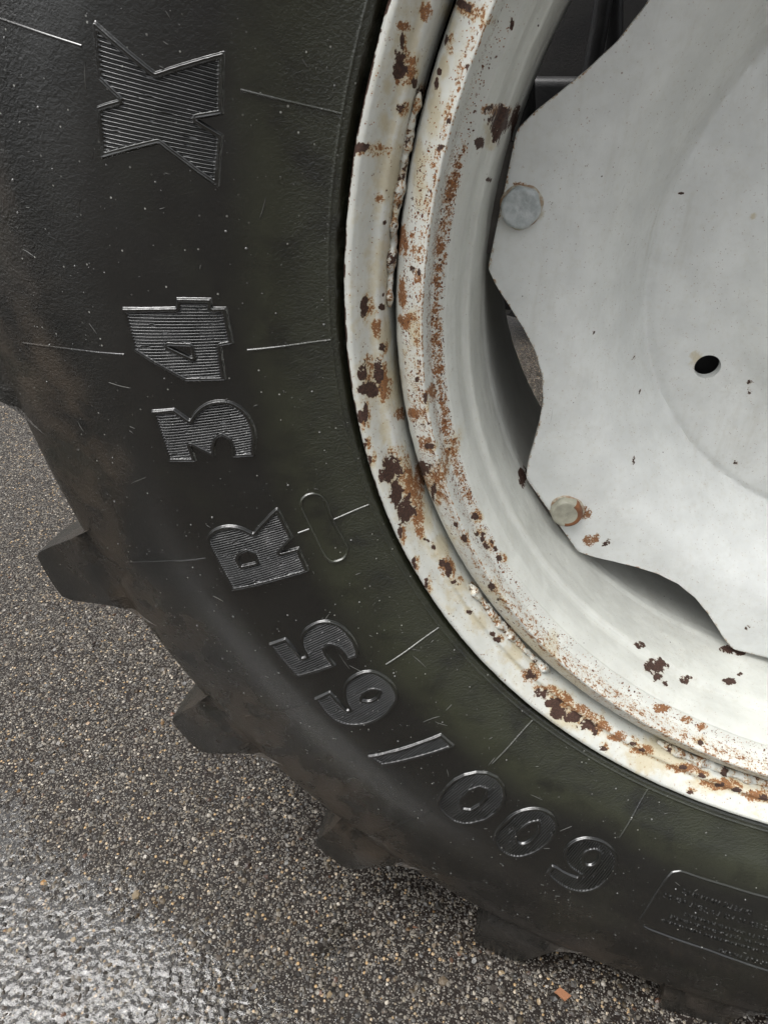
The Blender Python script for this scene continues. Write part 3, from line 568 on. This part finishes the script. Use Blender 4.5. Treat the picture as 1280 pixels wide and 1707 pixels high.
def fields(r, phi, sl):
    out = []
    rm = r*1000; pd = np.degrees(phi); sm_ = sl*1000
    for ty in (1, 2, 3):
        f = np.zeros(r.shape)
        for r0, p0, a_, b_, c_, _ in CH[CH[:, 5] == ty]:
            sel = np.abs(pd-p0) < 8
            dr = sm_[sel]-r0; dp = R(1)*(pd[sel]-p0)*400
            det = a_*c_-b_*b_; q = (c_*dr*dr-2*b_*dr*dp+a_*dp*dp)/max(det, 1e-6)
            f[sel] = np.maximum(f[sel], np.clip(1-.5*q, 0, 1))
        out.append(f)
    chip, rust, stain = out
    for r0, p0, a_, b_, c_, _ in CH[CH[:, 5] == 1]:          # rust creeping out from under every chip, mostly on its inner side
        if a_*c_ < 60 or r0 > S_WALL: continue
        sel = np.abs(pd-p0) < 8
        dr = sm_[sel]-r0-.9*math.sqrt(a_); dp = R(1)*(pd[sel]-p0-.1)*400
        det = a_*c_-b_*b_; q = (c_*dr*dr-2*b_*dr*dp+a_*dp*dp)/max(det, 1e-6)/1.9
        rust[sel] = np.maximum(rust[sel], .62*np.clip(1-.5*q, 0, 1)); stain[sel] = np.maximum(stain[sel], .9*np.clip(1-.3*q, 0, 1))
    inb = np.exp(-((rm-406.9)/.7)**2)
    low = sstep(203, 218, pd)
    rust = np.maximum(rust, inb*(.36+.16*low)); rust = np.maximum(rust, .30*low*np.exp(-((rm-405.5)/1.6)**2))
    lipn = fbm(pd*.30, pd*0, 31, 3)
    chip = np.maximum(chip, sstep(454.8, 456.6, rm)*(.46+.34*sstep(.38, .6, lipn)+.3*sstep(456.4, 457.0, rm)))
    stain = np.maximum(stain, .95*np.exp(-((rm-441.0)/3.4)**2)*(.35+.75*fbm(pd*.2, pd*0, 8)))
    rust = np.maximum(rust, .34*np.exp(-((rm-441)/2.0)**2)*sstep(228, 246, pd))
    pband = sstep(395.5, 397, rm)*(1-sstep(404.5, 406, rm))
    win = sstep(164, 170, pd)*(1-sstep(194, 222, pd))
    pit = pband*(.34+.80*win)
    pit = np.maximum(pit, sstep(407, 409, rm)*(1-sstep(414+8*win, 424, rm))*(.25+.45*win))
    pit = np.maximum(pit, sstep(424, 428, rm)*.06)
    pit = np.maximum(pit, .10*sstep(205, 220, pd)*(1-sstep(424, 432, rm))*sstep(406, 408, rm)*3)
    rust = np.maximum(rust, pband*win*.80*np.exp(-((rm-400.5)/3.6)**2)*(.55+.8*(fbm(pd*1.5, pd*0, 51, 2)-.3)))
    rust = np.maximum(rust, .33*sstep(407, 409, rm)*(1-sstep(411, 417, rm))*(.4+1.0*fbm(pd*1.1, pd*0, 61, 3)))
    stain = np.maximum(stain, (.35+.4*sstep(205, 222, pd))*sstep(407, 412, rm)*(1-sstep(422, 431, rm))*(.3+fbm(pd*.35, pd*0, 18)))
    stain = np.maximum(stain, .5*(1-sstep(452, 456, rm))*sstep(431, 434, rm)*fbm(pd*.5, rm*.25, 28))
    return chip, rust, stain, pit
def revolve_part(name, P, ds, fine, mat, parent, loc=(0, 0, 0), sm=2, s0=0.0):
    k_ = next((i for i, q in enumerate(P) if q[1] > .155), len(P)-1)
    Q = np.r_[smooth_poly(resample(P[:k_+1], ds), sm), np.array(P[k_+1:]).reshape(-1, 2)]
    ph = phis(140, 292, fine)
    A, B = np.meshgrid(ph, np.arange(len(Q)), indexing='ij')
    r_ = Q[B, 0]
    S = np.r_[np.linspace(0, plen(P[:k_+1]), len(Q)-len(P[k_+1:])), plen(P[:k_+1])+np.cumsum([1.0]*len(P[k_+1:]))]+s0
    wob = (fbm(np.degrees(A)*.8, Q[B, 1]*120, 12, 2)-.5)*.0007
    V = np.stack([(r_+wob)*np.cos(A), Q[B, 1], (r_+wob)*np.sin(A)], -1).reshape(-1, 3)
    me = mesh_np(name, V, grid_faces(len(ph), len(Q), True), mat=mat, sharp=60)
    for nm_, v_ in zip(('chip', 'rust', 'stain', 'pit'), fields(r_.ravel(), A.ravel(), S[B].ravel())): attr(me, nm_, v_)
    return link(name, me, parent, loc)
rim = revolve_part('rim', RG, .0008, .28, M_rim, wheel, WC, 1, LFL+math.hypot(FL[-1][0]-RG[0][0], FL[-1][1]-RG[0][1]))
rim['label'] = 'off-white rim base, pitted and rusty along its raised edge'
fl = revolve_part('rim_flange', FL, .0007, .25, M_rim, rim)
fl['label'] = 'rolled outer flange with flaked paint and dark rust patches'
# weld runs closing the slot between flange and rim base
def weld(a0, a1, seed):
    n = int((a1-a0)/.12); A = np.radians(np.linspace(a0, a1, n)); m_ = 12
    rad = .0036*(.30+1.15*fbm(np.degrees(A)*.55, A*0, seed, 3))*np.minimum(1, np.minimum(np.arange(n), np.arange(n)[::-1])/10.+.25)
    cr = .4318+.0012*(fbm(np.degrees(A)*.7, A*0, seed+3)-.5); cy = .0230+.006*(fbm(np.degrees(A)*.6, A*0, seed+5)-.5)
    b_ = np.arange(m_)*2*np.pi/m_
    lump = 1+.55*(fbm(np.degrees(A)[:, None]*2.2+0*b_, b_[None]*1.2+0*A[:, None], seed+7, 2)-.5)
    rr_ = cr[:, None]+rad[:, None]*np.cos(b_)*lump; yy_ = cy[:, None]+rad[:, None]*np.sin(b_)*1.5*lump
    V = np.stack([rr_*np.cos(A)[:, None], yy_, rr_*np.sin(A)[:, None]], -1).reshape(-1, 3)
    i = np.arange(n-1)[:, None]; j = np.arange(m_)[None]
    F = np.stack([i*m_+j, (i+1)*m_+j, (i+1)*m_+(j+1) % m_, i*m_+(j+1) % m_], -1).reshape(-1, 4)
    me = mesh_np('weld_bead', V, F, mat=M_rim)
    for nm_, v_ in zip(('chip', 'rust', 'stain', 'pit'), (np.repeat(.42*fbm(np.degrees(A)*1.1, A*0, 14), m_), np.repeat(.50*fbm(np.degrees(A)*1.3, A*0, 4), m_), np.repeat(.7*fbm(np.degrees(A)*.9, A*0, 6), m_), np.full(n*m_, .2))): attr(me, nm_, v_)
    link('weld_bead', me, rim)
weld(163.8, 180.6, 3); weld(213.6, 229.6, 17); weld(246.5, 262, 29)
# paint blisters and droplets on the flange, counted as loose stuff
# --- disc with eight scalloped petals
B0 = 172.936
def disc_out(phi):
    a_ = (np.degrees(phi)-B0+22.5) % 45-22.5; ab = np.abs(a_)
    chord = .3745*math.cos(R(7.4))/np.cos(np.radians(np.minimum(ab, 7.4)))*1.004
    sc = np.interp(ab, [7.4, 9.5, 12, 15, 18.5, 22.5], [.3760, .3685, .3575, .3465, .3375, .3340])
    return np.where(ab < 7.4, chord, sc)
DPR = np.array([(.075, .178), (.130, .180), (.150, .184), (.162, .192), (.172, .199), (.185, .2020), (.215, .2035), (.238, .2048), (.2440, .2075), (.2470, .2050), (.252, .1965), (.262, .1830), (.276, .1640), (.288, .1495), (.298, .1400), (.308, .1345), (.320, .1315), (.335, .1303), (.38, .1300)])
_dr = np.linspace(.075, .38, 900); _dy = np.interp(_dr, DPR[:, 0], DPR[:, 1]); _kk = np.exp(-(np.arange(-12, 13)/3.2)**2); _kk /= _kk.sum()
_dy[12:-12] = np.convolve(_dy, _kk, 'valid')
def disc_y(r): return np.interp(r, _dr, _dy)
def make_disc():
    nphi = 960; A = np.arange(nphi)*2*np.pi/nphi; nr = 96; TH = .0095
    ro = disc_out(A); ro = .25*np.roll(ro, 1)+.5*ro+.25*np.roll(ro, -1)
    tt = np.linspace(0, 1, nr)
    Rg = .080+(ro[:, None]-.0006-.080)*tt[None]
    Y = disc_y(Rg)
    fr = [(Rg[:, k], Y[:, k]) for k in range(nr)]
    fr.append((ro, Y[:, -1]+.0007)); fr.append((ro, Y[:, -1]+TH))
    for k in range(nr-1, -1, -6): fr.append((Rg[:, k]-.0006, Y[:, k]+TH+.0004))
    Rr = np.stack([q[0] for q in fr], 1); Yy = np.stack([q[1] for q in fr], 1); m_ = Rr.shape[1]
    V = np.stack([Rr*np.cos(A)[:, None], Yy, Rr*np.sin(A)[:, None]], -1).reshape(-1, 3)
    F = grid_faces(nphi, m_, True)
    i = np.arange(nphi); F = np.r_[F, np.stack([i*m_+m_-1, i*m_, ((i+1) % nphi)*m_, ((i+1) % nphi)*m_+m_-1], -1)]
    me = mesh_np('wheel_disc', V, F, mat=M_disc, sharp=50)
    ob = link('wheel_disc', me)
    cutters = []
    for q in (0, 90, 180, 270):                       # holes through the hub plate
        bm = bmesh.new(); bmesh.ops.create_cone(bm, cap_ends=True, segments=40, radius1=.0110, radius2=.0110, depth=.06)
        mc = bpy.data.meshes.new('cut'); bm.to_mesh(mc); bm.free(); oc = link('cut', mc)
        an = R(208.28+q); oc.location = (.2008*math.cos(an), .205, .2008*math.sin(an)); oc.rotation_euler = (R(90), 0, 0)
        cutters.append(oc); md = ob.modifiers.new('b', 'BOOLEAN'); md.object = oc; md.operation = 'DIFFERENCE'; md.solver = 'EXACT'
    dg = bpy.context.evaluated_depsgraph_get(); dg.update()
    me2 = bpy.data.meshes.new_from_object(ob.evaluated_get(dg)); me2.name = 'wheel_disc'
    bpy.data.objects.remove(ob)
    for oc in cutters: bpy.data.objects.remove(oc)
    n = len(me2.vertices); co_ = np.zeros(n*3, np.float32); me2.vertices.foreach_get('co', co_); co_ = co_.reshape(-1, 3)
    r_ = np.hypot(co_[:, 0], co_[:, 2]); p_ = np.degrees(np.arctan2(co_[:, 2], co_[:, 0])) % 360
    chip = np.zeros(n); rust = np.zeros(n); stain = np.zeros(n)
    def spot(r0, p0, sr, sp, arr, v=1.0):
        q = ((r_-r0)/sr)**2+(R(1)*(p_-p0)*r0/sp)**2; np.maximum(arr, np.clip(1-.5*q, 0, 1)*v, out=arr)
    spot(0.1740, 216.83, 0.0019, 0.0031, chip)
    spot(0.1784, 219.65, 0.0017, 0.0030, chip)
    spot(0.2579, 199.53, 0.0014, 0.0022, chip)
    spot(0.2864, 216.72, 0.0016, 0.0023, chip)
    spot(0.2277, 236.24, 0.0021, 0.0024, chip)
    spot(0.1786, 169.51, 0.0025, 0.0030, stain)
    spot(0.2808, 160.94, 0.0013, 0.0010, chip)
    spot(0.2381, 168.75, 0.0008, 0.0008, chip)
    spot(0.3573, 224.67, 0.0072, 0.0057, rust)
    spot(0.3482, 226.47, 0.0042, 0.0036, chip)
    spot(0.2080, 205.54, 0.0059, 0.0079, stain)
    spot(0.2897, 190.66, 0.0012, 0.0013, chip)
    spot(0.2602, 206.85, 0.0009, 0.0017, chip)
    spot(0.3435, 173.50, 0.0027, 0.0042, stain)
    spot(0.3624, 170.78, 0.0051, 0.0022, rust)
    spot(0.3458, 219.77, 0.0055, 0.0074, rust)
    spot(0.3423, 255.07, 0.0034, 0.0052, chip)
    spot(0.3296, 168.27, 0.0009, 0.0008, chip)
    spot(0.3647, 168.62, 0.0010, 0.0011, chip)
    edge = np.abs(r_-disc_out(np.radians(p_))) < .0012
    rust = np.maximum(rust, np.where(edge, .22, 0))
    for nm_, v_ in zip(('chip', 'rust', 'stain', 'pit'), (chip, rust, stain, np.full(n, .012))): attr(me2, nm_, v_)
    return me2
disc = link('wheel_disc', make_disc(), wheel, WC)
disc['label'] = 'dished grey-white wheel disc with scalloped bolt petals'
# --- bolts
def bolt_mesh(rot, seed):
    n = 72; A = np.arange(n)*2*np.pi/n
    hexr = np.minimum(.0140/np.cos((A+rot) % (np.pi/3)-np.pi/6), .01495)
    rows = [(hexr*1.0, 0), (hexr, -.0060), (np.minimum(hexr, .0149), -.0068), (np.minimum(hexr, .0140), -.0082), (np.full(n, .0128), -.0092), (np.full(n, .0118), -.0093), (np.full(n, .0100), -.0091), (np.full(n, .0050), -.0090), (np.full(n, .0004), -.0090)]
    V = np.concatenate([np.stack([r_*np.cos(A), np.full(n, y_), r_*np.sin(A)], -1) for r_, y_ in rows])
    g_ = np.random.default_rng(seed); V[:, 1] += g_.normal(0, .00002, len(V))
    m_ = len(rows); i = np.arange(m_-1)[:, None]; j = np.arange(n)[None]
    F = np.stack([i*n+j, i*n+(j+1) % n, (i+1)*n+(j+1) % n, (i+1)*n+j], -1).reshape(-1, 4)
    return V, F
for k in range(8):
    an = R(B0+45*k); V, F = bolt_mesh(.20+.9*k, k)
    me = mesh_np('bolt', V, F, mat=M_bolt if k != 1 else M_boltr, sharp=35)
    bo = link('bolt', me, disc, (.3577*math.cos(an), .1302, .3577*math.sin(an)))
    if k == 0: bo['label'] = 'grey galvanised hex bolt head'
    if k == 1:
        bo['label'] = 'old painted hex bolt head, rusty on one side'
        me.materials.append(M_boltside)
        mi = np.zeros(len(F), np.int32); cen = V[F].mean(1); an2 = np.degrees(np.arctan2(cen[:, 2], cen[:, 0]))
        mi[(np.abs(an2-(-15)) < 75) & (np.hypot(cen[:, 0], cen[:, 2]) > .0108)] = 1
        me.polygons.foreach_set('material_index', mi)
    A_ = np.arange(40)*2*np.pi/40; rc = .0160+.0006*np.array([math.sin(3*q+k)+.6*math.sin(7*q+2*k) for q in A_])
    V = np.concatenate([np.stack([.012*np.cos(A_), 0*A_-.0012, .012*np.sin(A_)], -1), np.stack([rc*np.cos(A_)*.97, 0*A_-.0012, rc*np.sin(A_)*.97], -1), np.stack([rc*np.cos(A_), 0*A_+.0004, rc*np.sin(A_)], -1)])
    i_ = np.arange(2)[:, None]; j_ = np.arange(40)[None]
    link('washer', mesh_np('washer', V, np.stack([i_*40+j_, i_*40+(j_+1) % 40, (i_+1)*40+(j_+1) % 40, (i_+1)*40+j_], -1).reshape(-1, 4), mat=M_washer), disc, bo.location)
    # lug bracket welded to the rim behind the petal
    w_ = R(6.0); aa = np.linspace(-w_, w_, 7)
    rows = [(.330, .1415), (.3790, .1415), (.3790, .1535), (.330, .1535)]
    V = np.concatenate([np.stack([r_*np.cos(an+aa), np.full(7, y_), r_*np.sin(an+aa)], -1) for r_, y_ in rows])
    i = np.arange(4)[:, None]; j = np.arange(6)[None]
    F = np.stack([i*7+j, ((i+1) % 4)*7+j, ((i+1) % 4)*7+j+1, i*7+j+1], -1).reshape(-1, 4)
    F = np.r_[F, np.array([[0, 7, 14, 21], [27, 20, 13, 6]])]
    link('mounting_lug', mesh_np('mounting_lug', V, F, mat=M_steel, smooth=False), rim)

# ------------------------------------------------------------------ what shows through the openings: the far wheel and the underside
far = empty('far_wheel', (0, 2.36, 0)); tag(far, 'dark far-side tractor wheel glimpsed through the gaps of the near wheel', 'wheel')
Pf = np.array([(.44, -.20), (.467, -.242), (.52, -.27), (.60, -.285), (.69, -.272), (.735, -.25), (.75, -.2), (.757, 0), (.75, .2), (.735, .25), (.60, .285), (.467, .242), (.44, .20)])
Pf = smooth_poly(resample(Pf, .02), 1); ph = phis(0, 358, 3.0)
A, B = np.meshgrid(ph, np.arange(len(Pf)), indexing='ij')
zz = np.maximum(Pf[B, 0]*np.sin(A), -H+.0004)
ft = link('tyre', mesh_np('far_tyre', np.stack([Pf[B, 0]*np.cos(A), Pf[B, 1], zz], -1).reshape(-1, 3), grid_faces(len(ph), len(Pf), True), mat=M_farrub), far, (0, 0, H))
def bar(name, pts, rad, mat, parent=None, n=12, loc=(0, 0, 0), cap=True):
    P = np.array(pts, float); T = np.gradient(P, axis=0); T /= np.linalg.norm(T, axis=1)[:, None]
    ref = np.array([0, 0, 1.]) if abs(T[0, 2]) < .9 else np.array([1., 0, 0])
    b_ = np.arange(n)*2*np.pi/n; V = []
    for p_, t_ in zip(P, T):
        u_ = np.cross(t_, ref); u_ /= np.linalg.norm(u_); v_ = np.cross(t_, u_)
        V.append(p_+rad*(np.cos(b_)[:, None]*u_+np.sin(b_)[:, None]*v_))
    k = len(P); V = np.concatenate(V); i = np.arange(k-1)[:, None]; j = np.arange(n)[None]
    F = [np.stack([i*n+j, i*n+(j+1) % n, (i+1)*n+(j+1) % n, (i+1)*n+j], -1).reshape(-1, 4)]
    if cap: F += [np.arange(n)[None, ::-1], (np.arange(n)+(k-1)*n)[None]]
    return link(name, mesh_np(name, V, F, mat=mat, sharp=40), parent, loc)
for i in range(22):
    an = L0+PITCH*i; ks = np.linspace(0, .30, 4)*PITCH+an
    rows = [(.72, -.268), (.80, -.255), (.815, -.10), (.815, .0), (.74, .0)]
    V = np.stack([np.stack([r_*np.cos(ks+dk), np.full(4, y_), np.maximum(r_*np.sin(ks+dk), -H+.0006)], -1) for (r_, y_), dk in zip(rows, (0, 0, .12, .25, .25))], 0).reshape(-1, 3)
    link('tread_lug', mesh_np('far_lug', V, grid_faces(5, 4), mat=M_farrub, smooth=False), ft)
Pr = np.array([(.455, -.24), (.44, -.225), (.42, -.2), (.385, -.12), (.38, .0), (.34, .05), (.24, .02), (.10, .0), (.02, .0)])
A, B = np.meshgrid(ph, np.arange(len(Pr)), indexing='ij')
link('rim', mesh_np('far_rim', np.stack([Pr[B, 0]*np.cos(A), Pr[B, 1], Pr[B, 0]*np.sin(A)], -1).reshape(-1, 3), grid_faces(len(ph), len(Pr), True), mat=M_farrim, sharp=30), far, (0, 0, H))
und = empty('tractor_underbody', (0, 1.2, 0)); tag(und, 'black tractor underbody with axle, frame and hoses behind the wheel disc', 'tractor')
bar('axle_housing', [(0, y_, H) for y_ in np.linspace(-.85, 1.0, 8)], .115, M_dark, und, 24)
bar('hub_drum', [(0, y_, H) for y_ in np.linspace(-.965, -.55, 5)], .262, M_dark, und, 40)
def block(name, x0, x1, y0, y1, z0, z1, parent, mat, bev=.02):
    bm = bmesh.new(); bmesh.ops.create_cube(bm, size=1)
    for v in bm.verts: v.co = Vector(((x0+x1)/2+v.co.x*(x1-x0), (y0+y1)/2+v.co.y*(y1-y0), (z0+z1)/2+v.co.z*(z1-z0)))
    bmesh.ops.bevel(bm, geom=bm.edges[:], offset=bev, segments=3, affect='EDGES', profile=.6)
    me_ = bpy.data.meshes.new(name); bm.to_mesh(me_); bm.free(); me_.materials.append(mat); me_.set_sharp_from_angle(angle=R(40))
    return link(name, me_, parent)
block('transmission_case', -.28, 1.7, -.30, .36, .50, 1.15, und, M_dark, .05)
block('added_dark_panel', -.75, .85, -.36, -.33, .66, 1.75, und, M_dark, .01)  # added dark panel that keeps the wheel openings black
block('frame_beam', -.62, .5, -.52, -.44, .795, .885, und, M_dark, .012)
block('added_shade_plate', -.60, -.30, -.05, .02, .42, 1.2, und, M_dark, .01)  # added plate, blocks sky light from reaching the far tyre
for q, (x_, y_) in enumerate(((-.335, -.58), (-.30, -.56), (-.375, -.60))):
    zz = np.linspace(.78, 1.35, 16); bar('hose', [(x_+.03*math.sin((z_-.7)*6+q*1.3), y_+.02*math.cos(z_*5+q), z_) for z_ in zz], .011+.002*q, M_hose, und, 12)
